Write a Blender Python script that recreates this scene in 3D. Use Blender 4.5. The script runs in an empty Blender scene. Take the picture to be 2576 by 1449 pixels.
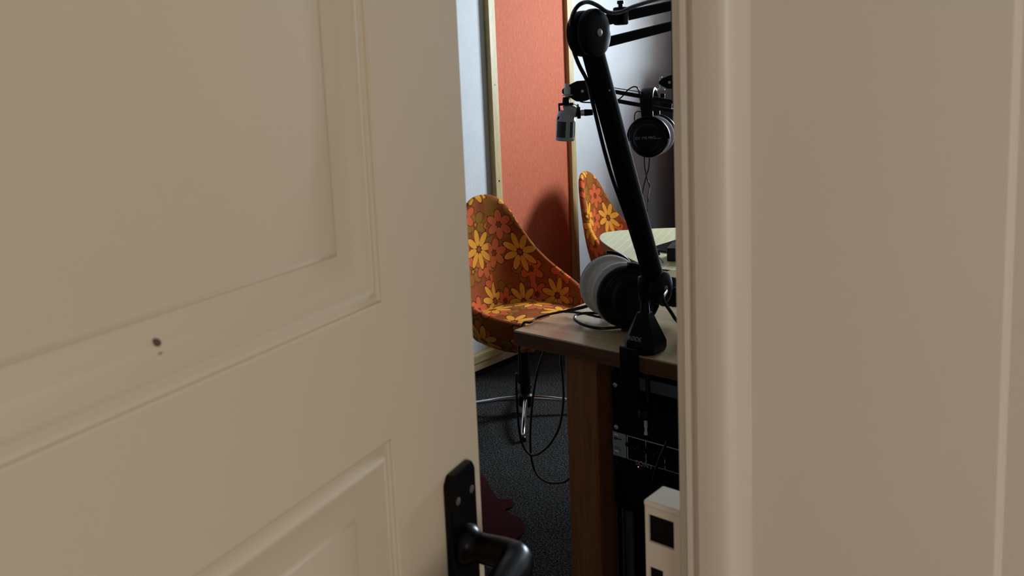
import bpy, bmesh, math, random
from mathutils import Vector, Matrix, noise
V3 = Vector
rnd = random.Random(7)
sc = bpy.context.scene
COL = sc.collection

# ------------------------------------------------------------------ camera
CAM_H = 1.33
FPX, CX, CY = 2188.7, 1278.0, 493.2
PITCH, ROLL, YAW = math.radians(7.92), math.radians(2.44), math.radians(40.9)

def ray(px, py):
    """direction of the sight line through a photo pixel (world axes = room axes)"""
    a, b = (px-CX)/FPX, -(py-CY)/FPX
    x = a*math.cos(ROLL)+b*math.sin(ROLL); zc = -a*math.sin(ROLL)+b*math.cos(ROLL)
    y = math.cos(PITCH)+zc*math.sin(PITCH); z = -math.sin(PITCH)+zc*math.cos(PITCH)
    return V3((x*math.cos(YAW)-y*math.sin(YAW), x*math.sin(YAW)+y*math.cos(YAW), z))
EYE = V3((0, 0, CAM_H))
def on_x(px, py, x): r = ray(px, py); return EYE+r*(x/r.x)
def on_y(px, py, y): r = ray(px, py); return EYE+r*(y/r.y)
def on_z(px, py, z): r = ray(px, py); return EYE+r*((z-CAM_H)/r.z)
def at_d(px, py, d): r = ray(px, py); return EYE+r*(d/math.hypot(r.x, r.y))

cam_d = bpy.data.cameras.new('camera'); cam = bpy.data.objects.new('camera', cam_d); COL.objects.link(cam)
f = ray(CX, CY).normalized(); rt = (ray(CX+100, CY)-ray(CX, CY)).normalized(); up = rt.cross(f)
M = Matrix.Identity(4)
for i in range(3):
    M[i][0], M[i][1], M[i][2], M[i][3] = rt[i], up[i], -f[i], EYE[i]
cam.matrix_world = M
cam_d.sensor_width = 36; cam_d.lens = 36*FPX/2576
cam_d.shift_x = (1288-CX)/2576; cam_d.shift_y = (CY-724.5)/2576
cam_d.clip_start = .02
cam_d.dof.use_dof = True; cam_d.dof.focus_distance = 2.1; cam_d.dof.aperture_fstop = 15
sc.camera = cam

# ------------------------------------------------------------------ light
w = bpy.data.worlds.new('world'); sc.world = w; w.use_nodes = True
bg = w.node_tree.nodes['Background']; bg.inputs[0].default_value = (1.0, .94, .88, 1); bg.inputs[1].default_value = .245
def area(name, loc, target, sx, sy, power, col):
    l = bpy.data.lights.new(name, 'AREA'); l.shape = 'RECTANGLE'; l.size = sx; l.size_y = sy; l.energy = power; l.color = col
    o = bpy.data.objects.new(name, l); COL.objects.link(o); o.location = loc
    o.rotation_euler = (V3(target)-V3(loc)).to_track_quat('-Z', 'Y').to_euler(); return o
area('window_daylight', (-1.20, 4.64, 1.67), (-1.30, 3.0, 1.60), .80, .90, 88, (.74, .87, 1.0))
area('hall_light', (2.4, -.75, 1.45), (-.2, .4, 1.2), 1.0, 1.2, 10.5, (1.0, .92, .84))
sc.view_settings.view_transform = 'Standard'; sc.view_settings.look = 'None'
sc.view_settings.gamma = 1; sc.view_settings.use_curve_mapping = False
sc.view_settings.exposure = 0.9

# ------------------------------------------------------------------ materials
def srgb(r, g, b):
    t = []
    for c in (r, g, b):
        c /= 255; t.append(c/12.92 if c <= .04045 else ((c+.055)/1.055)**2.4)
    return (*t, 1)
class NT:
    def __init__(s, name, rough=.5, metal=0, spec=.5):
        s.m = bpy.data.materials.new(name); s.m.use_nodes = True; s.t = s.m.node_tree; s.N = s.t.nodes; s.L = s.t.links
        s.b = s.N['Principled BSDF']; s.b.inputs['Roughness'].default_value = rough
        s.b.inputs['Metallic'].default_value = metal; s.b.inputs['Specular IOR Level'].default_value = spec
    def n(s, typ, **k):
        o = s.N.new(typ)
        for a, v in k.items():
            setattr(o, a, v)
        return o
    def inp(s, sock, v):
        if hasattr(v, 'links') or isinstance(v, bpy.types.NodeSocket): s.L.new(v, sock)
        else: sock.default_value = v
    def math(s, op, a, b=0, c=None):
        o = s.n('ShaderNodeMath', operation=op); s.inp(o.inputs[0], a); s.inp(o.inputs[1], b)
        if c is not None: s.inp(o.inputs[2], c)
        return o.outputs[0]
    def coord(s, which='Object', scale=(1, 1, 1), rot=(0, 0, 0), loc=(0, 0, 0)):
        c = s.n('ShaderNodeTexCoord'); m = s.n('ShaderNodeMapping'); s.L.new(c.outputs[which], m.inputs[0])
        m.inputs['Scale'].default_value = scale; m.inputs['Rotation'].default_value = rot; m.inputs['Location'].default_value = loc
        return m.outputs[0]
    def noise(s, vec, scale, detail=4, rough=.6, dist=0):
        o = s.n('ShaderNodeTexNoise'); s.L.new(vec, o.inputs['Vector']); o.inputs['Scale'].default_value = scale
        o.inputs['Detail'].default_value = detail; o.inputs['Roughness'].default_value = rough; o.inputs['Distortion'].default_value = dist
        return o.outputs['Fac']
    def ramp(s, fac, stops):
        o = s.n('ShaderNodeValToRGB'); s.L.new(fac, o.inputs[0]); e = o.color_ramp.elements
        e[0].position, e[0].color = stops[0]; e[1].position, e[1].color = stops[-1]
        for p, c in stops[1:-1]:
            x = e.new(p); x.color = c
        return o.outputs[0]
    def mix(s, fac, a, b):
        o = s.n('ShaderNodeMix', data_type='RGBA'); s.inp(o.inputs[0], fac); s.inp(o.inputs[6], a); s.inp(o.inputs[7], b)
        return o.outputs[2]
    def color(s, v): s.inp(s.b.inputs['Base Color'], v); return s
    def bump(s, h, strength=.3, dist=.002):
        o = s.n('ShaderNodeBump'); s.L.new(h, o.inputs['Height']); o.inputs['Strength'].default_value = strength
        o.inputs['Distance'].default_value = dist; s.L.new(o.outputs[0], s.b.inputs['Normal']); return s

MAT = {}
def plain(name, rgb, rough=.5, metal=0, spec=.5, var=.06, scale=30, bump=0.0, bscale=400):
    k = NT(name, rough, metal, spec); c = srgb(*rgb); v = k.coord()
    lo = tuple(x*(1-var) for x in c[:3])+(1,); hi = tuple(min(1, x*(1+var)) for x in c[:3])+(1,)
    k.color(k.ramp(k.noise(v, scale, 3), [(.3, lo), (.7, hi)]))
    if bump: k.bump(k.noise(v, bscale, 3), bump, .001)
    MAT[name] = k.m; return k.m
plain('door_paint', (200, 184, 160), .7, spec=.2, var=.015, scale=3, bump=.10, bscale=60)
plain('frame_paint', (210, 198, 184), .40, var=.015, scale=4, bump=.10, bscale=60)
plain('chip', (88, 62, 50), .8, var=.25, scale=300)
plain('handle_black', (6, 4, 4), .3, spec=.12, var=.1)
plain('rivet', (86, 74, 62), .45)
plain('black_plastic', (7, 7, 8), .40, spec=.3, var=.1)
plain('black_matte', (5, 5, 6), .75, spec=.15, var=.15)
plain('black_gloss', (10, 10, 12), .16, var=.05)
plain('cable_black', (12, 12, 13), .28, var=.1)
plain('joint_black', (6, 7, 9), .42, spec=.25, var=.1)
plain('dark_steel', (60, 60, 62), .35, metal=1, var=.1)
plain('chrome', (225, 225, 228), .12, metal=1, var=.02)
plain('nickel', (244, 246, 250), .25, metal=.25, var=.04)
plain('smoked_chrome', (58, 58, 60), .22, metal=1, var=.1)
plain('mic_silver', (208, 213, 218), .36, metal=.1, var=.05, scale=60)
plain('velour_grey', (206, 200, 192), .95, spec=.1, var=.12, scale=160, bump=.5, bscale=900)
plain('velour_white', (205, 206, 210), .9, spec=.1, var=.1, scale=160, bump=.4, bscale=900)
plain('text_grey', (172, 177, 186), .6)
plain('text_white', (205, 206, 212), .6)
plain('rack_grey', (176, 190, 192), .45, metal=.3, var=.05)
plain('rail_grey', (92, 92, 94), .45, metal=.5, var=.1)
plain('sheen_grey', (104, 114, 122), .4, metal=.2)
plain('line_grey', (215, 217, 222), .5)
plain('screw_steel', (225, 225, 225), .3, metal=.5)
plain('white_plastic', (246, 240, 230), .45, var=.03, scale=10, bump=.15, bscale=120)
plain('black_device', (22, 22, 24), .4, var=.1)
plain('device_reflection', (150, 150, 152), .28, var=.03)
plain('skirting_black', (10, 10, 11), .6)
plain('ceiling_white', (150, 150, 148), .9, var=.02)
plain('hall_floor', (110, 92, 72), .5, var=.15, scale=8)
plain('red_rug', (48, 7, 9), .95, spec=.1, var=.3, scale=120, bump=.5, bscale=700)
k = NT('led', .4); k.color(srgb(255, 120, 100)); k.b.inputs['Emission Color'].default_value = srgb(255, 110, 90); k.b.inputs['Emission Strength'].default_value = 1.6; MAT['led'] = k.m

# white painted woodchip wall
k = NT('woodchip_white', .75, spec=.3); v = k.coord()
k.color(k.ramp(k.noise(v, 5, 3), [(.3, srgb(206, 208, 208)), (.7, srgb(214, 215, 214))]))
k.bump(k.noise(v, 130, 3, .7), .55, .0022); MAT['wall_white'] = k.m
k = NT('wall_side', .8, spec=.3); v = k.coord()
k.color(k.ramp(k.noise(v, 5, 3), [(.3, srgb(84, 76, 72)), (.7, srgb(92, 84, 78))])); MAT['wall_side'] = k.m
# salmon-orange painted woodchip panel
k = NT('panel_orange', .7, spec=.3); v = k.coord('Object', (1, 1, .45))
k.color(k.ramp(k.noise(v, 90, 4, .7), [(.3, srgb(192, 94, 62)), (.55, srgb(202, 105, 71)), (.75, srgb(210, 118, 84))]))
k.bump(k.noise(v, 150, 4, .75), .6, .0022); MAT['panel_orange'] = k.m
k = NT('panel_red', .8, spec=.2); v = k.coord()
k.color(k.ramp(k.noise(v, 60, 3), [(.3, srgb(160, 26, 28)), (.7, srgb(176, 34, 34))])); k.bump(k.noise(v, 200, 3), .4, .001); MAT['panel_red'] = k.m
# woods
def wood(name, cols, axis, rough=.45, ring=16, fine=260, spec=.5, darks=.0, coat=0):
    k = NT(name, rough, spec=spec); s = [1, 1, 1]; s['xyz'.index(axis)] = .06
    v = k.coord('Object', tuple(s))
    a = k.noise(v, ring, 4, .6, 1.2); b = k.noise(v, fine, 3, .7)
    base = k.ramp(a, [(.25, srgb(*cols[0])), (.5, srgb(*cols[1])), (.75, srgb(*cols[2]))])
    g = k.ramp(b, [(.35, (.55, .55, .55, 1)), (.55, (1, 1, 1, 1))])
    mx = k.n('ShaderNodeMix', data_type='RGBA', blend_type='MULTIPLY'); mx.inputs[0].default_value = .55
    k.L.new(base, mx.inputs[6]); k.L.new(g, mx.inputs[7]); out = mx.outputs[2]
    k.color(out); k.bump(b, .25, .0006)
    if coat: k.b.inputs['Coat Weight'].default_value = coat; k.b.inputs['Coat Roughness'].default_value = .22
    MAT[name] = k.m
wood('pine', [(176, 148, 92), (196, 172, 118), (208, 188, 138)], 'z', .5)
wood('pine_y', [(176, 148, 92), (196, 172, 118), (208, 188, 138)], 'y', .5)
wood('oak', [(196, 168, 120), (222, 194, 146), (234, 210, 166)], 'x', .30, ring=22, coat=.35)
wood('oak_edge_shade', [(92, 58, 34), (116, 76, 44), (134, 90, 54)], 'x', .42, ring=30)
wood('oak_leg', [(140, 86, 48), (168, 108, 64), (184, 122, 74)], 'z', .4, ring=14, coat=.15)
wood('table_edge', [(128, 58, 30), (150, 74, 40), (160, 84, 48)], 'x', .35)

# carpet
k = NT('carpet', .98, spec=.05); v = k.coord()
a = k.noise(v, 170, 4, .8); b = k.noise(v, 18, 4, .6)
c = k.ramp(a, [(.40, srgb(16, 16, 16)), (.5, srgb(38, 38, 37)), (.60, srgb(96, 93, 88))])
c2 = k.ramp(b, [(.3, (.8, .8, .82, 1)), (.7, (1, 1, 1, 1))])
mx = k.n('ShaderNodeMix', data_type='RGBA', blend_type='MULTIPLY'); mx.inputs[0].default_value = 1
k.L.new(c, mx.inputs[6]); k.L.new(c2, mx.inputs[7]); k.color(mx.outputs[2]); k.bump(a, .8, .004); MAT['carpet'] = k.m

# woven cream table top: broad bands with a fine grid
k = NT('table_cream', .38); v = k.coord('Object', (1, 1, 1), (0, 0, math.radians(-20)))
sx = k.n('ShaderNodeSeparateXYZ'); k.L.new(v, sx.inputs[0])
def stripes(k, sock, period, width):
    m = k.math('MODULO', k.math('ADD', sock, 50.0), period)
    return k.math('LESS_THAN', m, width)
l1 = stripes(k, sx.outputs[0], .030, .003); l2 = stripes(k, sx.outputs[1], .004, .0012); l3 = stripes(k, sx.outputs[0], .0062, .0015)
c = k.mix(l2, srgb(205, 199, 158), srgb(192, 186, 146)); c = k.mix(k.math('MULTIPLY', l3, .45), c, srgb(168, 162, 124)); c = k.mix(l1, c, srgb(222, 217, 180))
n_ = k.noise(v, 9, 2); c = k.mix(k.math('MULTIPLY', n_, .25), c, srgb(188, 184, 140))
k.color(c); MAT['table_cream'] = k.m

# 1970s flower cloth
def flower_cloth():
    k = NT('flower_fabric', .9, spec=.15); uv = k.coord('UV')
    fine = k.noise(uv, 900, 2)
    cur = k.ramp(k.noise(uv, 9, 3), [(.35, srgb(146, 70, 32)), (.55, srgb(160, 80, 36)), (.75, srgb(146, 84, 28))])
    olive = k.noise(uv, 7, 2); cur = k.mix(k.math('MULTIPLY', k.math('GREATER_THAN', olive, .56), .55), cur, srgb(146, 106, 26))
    def layer(cur, scale, off, petals, plen, pwid, cols, heart, jitter=.55, alpha=1.0, ctr=.60, half=.40):
        mp = k.n('ShaderNodeMapping'); k.L.new(uv, mp.inputs[0]); mp.inputs['Location'].default_value = (off[0], off[1], 0)
        vo = k.n('ShaderNodeTexVoronoi', voronoi_dimensions='2D', feature='F1'); vo.inputs['Scale'].default_value = scale; vo.inputs['Randomness'].default_value = jitter
        k.L.new(mp.outputs[0], vo.inputs['Vector'])
        d = k.n('ShaderNodeVectorMath', operation='SUBTRACT'); k.L.new(mp.outputs[0], d.inputs[0]); k.L.new(vo.outputs['Position'], d.inputs[1])
        s = k.n('ShaderNodeSeparateXYZ'); k.L.new(d.outputs[0], s.inputs[0]); x, y = s.outputs[0], s.outputs[1]
        r = k.math('SQRT', k.math('ADD', k.math('MULTIPLY', x, x), k.math('MULTIPLY', y, y)))
        cs = k.n('ShaderNodeSeparateColor'); k.L.new(vo.outputs['Color'], cs.inputs[0])
        ang = k.math('ADD', k.math('ARCTAN2', y, x), k.math('MULTIPLY', cs.outputs[1], 6.28))
        step = 2*math.pi/petals
        ph = k.math('SUBTRACT', k.math('MODULO', k.math('ADD', ang, 20*step), step), step/2)
        u = k.math('MULTIPLY', r, k.math('COSINE', ph)); t = k.math('MULTIPLY', r, k.math('SINE', ph))
        e = k.math('ADD', k.math('POWER', k.math('ABSOLUTE', k.math('DIVIDE', k.math('SUBTRACT', u, plen*ctr), plen*half)), 2),
                   k.math('POWER', k.math('ABSOLUTE', k.math('DIVIDE', t, pwid)), 2))
        inside = k.math('LESS_THAN', e, 1.0); rim = k.math('LESS_THAN', e, 1.42)
        hc = k.math('LESS_THAN', r, plen*.11)
        col = k.ramp(cs.outputs[0], cols)
        k.N[-1].color_ramp.interpolation = 'CONSTANT' if False else 'LINEAR'
        cur = k.mix(k.math('MULTIPLY', rim, .8*alpha), cur, srgb(84, 34, 14))
        cur = k.mix(k.math('MULTIPLY', inside, alpha), cur, col)
        cur = k.mix(hc, cur, heart)
        return cur
    cur = layer(cur, 5.8, (.31, .17), 5, .060, .0190, [(.0, srgb(156, 112, 26)), (.5, srgb(168, 118, 30)), (1, srgb(176, 98, 30))], srgb(196, 130, 30), .6, .75)
    cur = layer(cur, 6.3, (.05, .27), 6, .062, .0165, [(.0, srgb(216, 98, 50)), (.6, srgb(224, 104, 58)), (1, srgb(210, 104, 44))], srgb(140, 60, 24), .6, .95)
    cur = layer(cur, 4.8, (.0, .0), 8, .083, .0140, [(.0, srgb(246, 170, 60)), (.6, srgb(242, 162, 54)), (1, srgb(232, 144, 46))], srgb(170, 84, 40), .5, 1.0, .59, .41)
    f2 = k.ramp(fine, [(.3, (.86, .86, .86, 1)), (.7, (1.0, 1.0, 1.0, 1))])
    mx = k.n('ShaderNodeMix', data_type='RGBA', blend_type='MULTIPLY'); mx.inputs[0].default_value = 1
    k.L.new(cur, mx.inputs[6]); k.L.new(f2, mx.inputs[7]); k.color(mx.outputs[2]); k.bump(fine, .35, .0008)
    MAT['flower'] = k.m
flower_cloth()
# microphone grille mesh
k = NT('grille', .5, metal=.6); v = k.coord('Object', (1, 1, 1)); sx = k.n('ShaderNodeSeparateXYZ'); k.L.new(v, sx.inputs[0])
g = k.math('MAXIMUM', stripes(k, k.math('ADD', sx.outputs[0], sx.outputs[1]), .0022, .0008), stripes(k, sx.outputs[2], .0022, .0008))
k.color(k.mix(g, srgb(34, 37, 42), srgb(96, 102, 108))); MAT['grille'] = k.m

# ------------------------------------------------------------------ mesh helpers
def basis(axis):
    a = V3(axis).normalized(); h = V3((0, 0, 1)) if abs(a.z) < .95 else V3((1, 0, 0))
    u = h.cross(a).normalized(); return u, a.cross(u), a
class MB:
    def __init__(s): s.bm = bmesh.new(); s.wn = False
    def box(s, c, size, R=None, bev=0, seg=2):
        c = V3(c); vs = []
        for x in (-.5, .5):
            for y in (-.5, .5):
                for z in (-.5, .5):
                    p = V3((x*size[0], y*size[1], z*size[2])); p = (R @ p) if R else p
                    vs.append(s.bm.verts.new(c+p))
        fs = [s.bm.faces.new([vs[i] for i in q]) for q in ((0, 1, 3, 2), (4, 6, 7, 5), (0, 4, 5, 1), (2, 3, 7, 6), (0, 2, 6, 4), (1, 5, 7, 3))]
        if bev:
            s.wn = True
            es = list({e for f_ in fs for e in f_.edges})
            bmesh.ops.bevel(s.bm, geom=es, offset=bev, segments=seg, affect='EDGES', profile=.5)
        return s
    def span(s, a, b, bev=0):
        a, b = V3(a), V3(b); return s.box((a+b)/2, [abs(b[i]-a[i]) for i in range(3)], None, bev)
    def rings(s, rings, closed_ring=True, cap=True, loop=False):
        R = [[s.bm.verts.new(p) for p in r] for r in rings]; n = len(R[0])
        seq = list(zip(R[:-1], R[1:]))+([(R[-1], R[0])] if loop else [])
        for A, B in seq:
            for i in range(n if closed_ring else n-1):
                j = (i+1) % n; s.bm.faces.new((A[i], A[j], B[j], B[i]))
        if cap and not loop and closed_ring:
            s.bm.faces.new(R[0][::-1]); s.bm.faces.new(R[-1])
        return s
    def tube(s, pts, r, n=10, closed=False, flat=1.0):
        pts = [V3(p) for p in pts]; m = len(pts); rr = r if isinstance(r, (list, tuple)) else [r]*m
        T = []
        for i in range(m):
            a = pts[(i-1) % m] if (closed or i > 0) else pts[0]; b = pts[(i+1) % m] if (closed or i < m-1) else pts[-1]
            T.append((b-a).normalized())
        u = basis(T[0])[0]; rings = []
        for i in range(m):
            u = (u-T[i]*u.dot(T[i])).normalized(); w_ = T[i].cross(u)
            rings.append([pts[i]+u*math.cos(2*math.pi*k_/n)*rr[i]+w_*math.sin(2*math.pi*k_/n)*rr[i]*flat for k_ in range(n)])
        return s.rings(rings, True, True, closed)
    def lathe(s, prof, o, axis, n=40, cap=True):
        u, v_, a = basis(axis); o = V3(o)
        return s.rings([[o+a*h+(u*math.cos(2*math.pi*i/n)+v_*math.sin(2*math.pi*i/n))*max(r, 1e-5) for i in range(n)] for r, h in prof], True, cap)
    def cyl(s, p0, p1, r, r1=None, n=28, bev=0):
        p0, p1 = V3(p0), V3(p1); L = (p1-p0).length; r1 = r if r1 is None else r1
        pr = [(r, 0), (r1, L)] if not bev else [(r-bev, 0), (r-bev*.3, bev*.3), (r, bev), (r1, L-bev), (r1-bev*.3, L-bev*.3), (r1-bev, L)]
        return s.lathe(pr, p0, p1-p0, n)
    def prism(s, poly, o, U, W, D, bev=0):
        """polygon (a,b) in plane U,W extruded along vector D"""
        o, U, W, D = V3(o), V3(U), V3(W), V3(D)
        A = [s.bm.verts.new(o+U*a+W*b) for a, b in poly]; B = [s.bm.verts.new(o+U*a+W*b+D) for a, b in poly]
        n = len(poly); fs = [s.bm.faces.new(A), s.bm.faces.new(B[::-1])]
        for i in range(n): fs.append(s.bm.faces.new((A[i], B[i], B[(i+1) % n], A[(i+1) % n])))
        if bev:
            s.wn = True; es = list({e for f_ in fs for e in f_.edges}); bmesh.ops.bevel(s.bm, geom=es, offset=bev, segments=2, affect='EDGES', profile=.5)
        return s
    def ell(s, c, rad, R=None, n=24, m=14):
        c = V3(c); rings = []
        for i in range(m+1):
            a = math.pi*i/m; rr = max(math.sin(a), 1e-4)
            ring = []
            for j in range(n):
                b = 2*math.pi*j/n; p = V3((rad[0]*rr*math.cos(b), rad[1]*rr*math.sin(b), -rad[2]*math.cos(a)))
                ring.append(c+((R @ p) if R else p))
            rings.append(ring)
        return s.rings(rings)
    def build(s, name, mat, parent=None, label=None, angle=35, base=None):
        bmesh.ops.remove_doubles(s.bm, verts=s.bm.verts, dist=1e-6)
        bmesh.ops.recalc_face_normals(s.bm, faces=s.bm.faces)
        me = bpy.data.meshes.new(name); s.bm.to_mesh(me); s.bm.free()
        root = parent
        while root is not None and root.parent is not None: root = root.parent
        off = V3(root.location) if root is not None else (V3(base) if base is not None else None)
        if off is not None: me.transform(Matrix.Translation(-off))
        me.materials.append(MAT[mat]); me.shade_smooth(); me.set_sharp_from_angle(angle=math.radians(angle))
        o = bpy.data.objects.new(name, me); COL.objects.link(o)
        if s.wn:
            wn = o.modifiers.new('weighted', 'WEIGHTED_NORMAL'); wn.keep_sharp = True; wn.weight = 80
        if parent is not None: o.parent = parent
        elif off is not None: o.location = off
        if label: o['label'] = label
        return o
def tag(o, label, cat, group=None, kind=None):
    o['label'] = label; o['category'] = cat
    if group: o['group'] = group
    if kind: o['kind'] = kind
    return o
def thing(name, loc, label, cat, group=None):
    o = bpy.data.objects.new(name, None); o.empty_display_size = .05; COL.objects.link(o); o.location = loc
    return tag(o, label, cat, group)
def struct(o, label=None, cat=None):
    o['kind'] = 'structure'
    if label: o['label'] = label
    if cat: o['category'] = cat
    return o
def cr(pts, n=8, closed=False):
    """Catmull-Rom through points"""
    P = [V3(p) for p in pts]; out = []; m = len(P)
    for i in range(m if closed else m-1):
        a = P[(i-1) % m] if (closed or i > 0) else P[0]*2-P[1]; b = P[i]; c = P[(i+1) % m]
        d = P[(i+2) % m] if (closed or i < m-2) else P[-1]*2-P[-2]
        for k_ in range(n):
            t = k_/n; out.append(.5*((2*b)+(c-a)*t+(2*a-5*b+4*c-d)*t*t+(3*b-a-3*c+d)*t**3))
    if not closed: out.append(P[-1])
    return out
def lettering(txt, size, o, U, W, mat, parent, depth=.0003, name='lettering', spacing=1.0):
    cu = bpy.data.curves.new('t', 'FONT'); cu.body = txt; cu.size = size; cu.extrude = depth; cu.align_x = 'CENTER'; cu.align_y = 'CENTER'; cu.space_character = spacing
    ob = bpy.data.objects.new('t', cu); COL.objects.link(ob); dg = bpy.context.evaluated_depsgraph_get(); dg.update()
    me = bpy.data.meshes.new_from_object(ob.evaluated_get(dg)); bpy.data.objects.remove(ob); bpy.data.curves.remove(cu)
    U = V3(U).normalized(); W = V3(W); W = (W-U*W.dot(U)).normalized(); N = U.cross(W)
    Mx = Matrix.Identity(4)
    for i in range(3): Mx[i][0], Mx[i][1], Mx[i][2], Mx[i][3] = U[i], W[i], N[i], V3(o)[i]
    root = parent
    while root.parent is not None: root = root.parent
    me.transform(Matrix.Translation(-V3(root.location)) @ Mx); me.materials.clear(); me.materials.append(MAT[mat]); me.name = name
    ob = bpy.data.objects.new(name, me); COL.objects.link(ob); ob.parent = parent; return ob
def copy_tree(o, parent=None):
    c = o.copy(); COL.objects.link(c); c.parent = parent
    for ch in list(o.children): copy_tree(ch, c)
    return c
X, Y, Z = V3((1, 0, 0)), V3((0, 1, 0)), V3((0, 0, 1))

# ------------------------------------------------------------------ the room shell
WX, BY, DXR, DXH = -2.60, 4.50, -.312, -.10      # left wall, back wall, door wall (room face / hall face)
YF, ZC = -1.3, 2.75
struct(MB().span((WX-.1, YF-.1, -.1), (DXR, BY+.1, 0)).build('floor', 'carpet', base=(0, 0, 0)))
struct(MB().span((DXR, -3.2, -.1), (2.6, 3.0, 0)).build('floor', 'hall_floor', base=(0, 0, 0)))
struct(MB().span((WX-.1, YF-.1, ZC), (DXR+.02, BY+.1, ZC+.1)).build('ceiling', 'ceiling_white'))
struct(MB().span((WX-.1, YF, 0), (WX, BY, ZC)).build('wall_left', 'wall_white'))
WIN = (-1.60, -.80, 1.22, 2.12)
m = MB(); m.span((WX, BY, 0), (WIN[0], BY+.15, ZC)); m.span((WIN[1], BY, 0), (DXH, BY+.15, ZC)); m.span((WIN[0], BY, 0), (WIN[1], BY+.15, WIN[2])); m.span((WIN[0], BY, WIN[3]), (WIN[1], BY+.15, ZC))
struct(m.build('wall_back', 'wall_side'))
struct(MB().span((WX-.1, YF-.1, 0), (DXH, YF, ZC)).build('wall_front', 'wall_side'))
wf = MB()
for a, b in (((WIN[0], BY+.02, WIN[2]), (WIN[0]+.05, BY+.07, WIN[3])), ((WIN[1]-.05, BY+.02, WIN[2]), (WIN[1], BY+.07, WIN[3])), ((WIN[0], BY+.02, WIN[2]), (WIN[1], BY+.07, WIN[2]+.05)), ((WIN[0], BY+.02, WIN[3]-.05), (WIN[1], BY+.07, WIN[3])), ((-1.215, BY+.02, WIN[2]), (-1.185, BY+.07, WIN[3]))): wf.span(a, b, .004)
struct(wf.build('window_1', 'frame_paint'))
# door wall, with the opening from the hinge to the strike side
YJ = .548; YH = -.275; ZL = 2.02
m = MB(); m.span((DXR, YJ+.01, 0), (DXH-.002, BY, ZC)); m.span((DXR, YF, 0), (DXH-.002, YH-.045, ZC)); m.span((DXR, YH-.045, ZL+.05), (DXH-.002, YJ+.01, ZC))
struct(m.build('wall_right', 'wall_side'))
# strike-side door frame: rebate, stop bead, rounded lining edge, deep reveal, hall casing
def extr(poly, z0, z1, name, mat):
    return MB().prism([(x, y) for x, y in poly], (0, 0, z0), X, Y, Z*(z1-z0)).build(name, mat, angle=28)
prof = [(-.313, .75), (-.313, .560), (-.309, .5365), (-.3075, .5345), (-.3005, .5335), (-.2975, .5255), (-.2945, .5215), (-.2915, .5215), (-.2895, .5245), (-.2875, .5245), (-.2860, .5205)]
prof += [(-.284, .519), (-.276, .5180), (-.266, .5180)]
prof += [(-.2625, .5188), (-.2598, .5208), (-.2582, .5240), (-.2572, .5290), (-.2562, .5370), (-.2558, .5450)]
prof += [(-.2500, .5455), (-.1045, .5455), (-.1034, .5458), (-.1028, .5468), (-.1014, .5535), (-.1008, .5545)]
prof += [(-.085, .5545), (-.080, .5555), (-.079, .558), (-.079, .66), (-.10, .66), (-.10, .75)]
trim = extr(prof, 0, ZL+.05, 'trim_1', 'frame_paint'); struct(trim, 'cream painted door frame with rounded edge right of the opening', 'door frame')
m = MB(); m.span((DXR, YH-.045, 0), (-.255, YH-.004, ZL+.05), .003); m.span((-.255, YH-.05, 0), (-.079, YH-.03, ZL+.05), .003); struct(m.build('trim_2', 'frame_paint'))
m = MB(); m.span((DXR, YH-.045, ZL), (-.079, YJ+.005, ZL+.05), .003); struct(m.build('trim_3', 'frame_paint'))
struct(MB().span((DXR, YH, -.002), (-.09, .52, .012), .003).build('trim_4', 'oak'))

# ------------------------------------------------------------------ timber laths and panels on the left wall
m = MB(); m.span((WX, 1.2, 0), (WX+.022, BY, .030)); struct(m.build('baseboard_left', 'skirting_black'))
t = thing('wall_panel', (WX, 2.90, 0), 'salmon orange woodchip panel in a pine lath frame on the wall', 'wall panel')
MB().span((WX, 2.920, .09), (WX+.012, 3.462, 2.35)).build('panel_board', 'panel_orange', t)
MB().span((WX, 2.890, .070), (WX+.030, 2.932, 2.38), .002).build('frame_stile', 'pine', t)
MB().span((WX, 3.462, .070), (WX+.032, 3.500, 2.38), .002).build('frame_stile', 'pine', t)
MB().span((WX, 2.932, .068), (WX+.036, 3.462, .104), .002).build('frame_rail', 'pine_y', t)
MB().span((WX, 2.932, 2.34), (WX+.036, 3.462, 2.38), .002).build('frame_rail', 'pine_y', t)
for z in (.088, .86, 1.29, 1.72): MB().lathe([(.0001, .0012), (.004, .001), (.0045, 0)], (WX+.030, 2.911, z), X, 12).build('screw', 'dark_steel', t)
# low lath runs along the foot of the white wall
t = thing('wall_lath', (WX, 2.0, 0), 'pale pine lath along the foot of the white wall beside the orange panel', 'wooden strip')
MB().span((WX, 1.3, .068), (WX+.036, 2.886, .104), .002).build('upper_lath', 'pine_y', t)
MB().span((WX, 1.3, .031), (WX+.030, 3.50, .066), .002).build('lower_lath', 'oak', t)
# deep red panel by the corner, depth and width shaped to shade the left wall
t = thing('shading_panel', (-2.0, 4.38, 0), 'dark red panel shaped to shade the wall in the far corner, just left of the door frame', 'wall panel')
MB().span((-2.432, BY-.25, 0), (-1.62, BY-.002, 1.35), .012).build('shading_board', 'panel_red', t)
MB().span((-2.436, BY-.253, .0), (-1.616, BY-.246, .03), .001).build('kick_strip', 'skirting_black', t)

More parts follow.
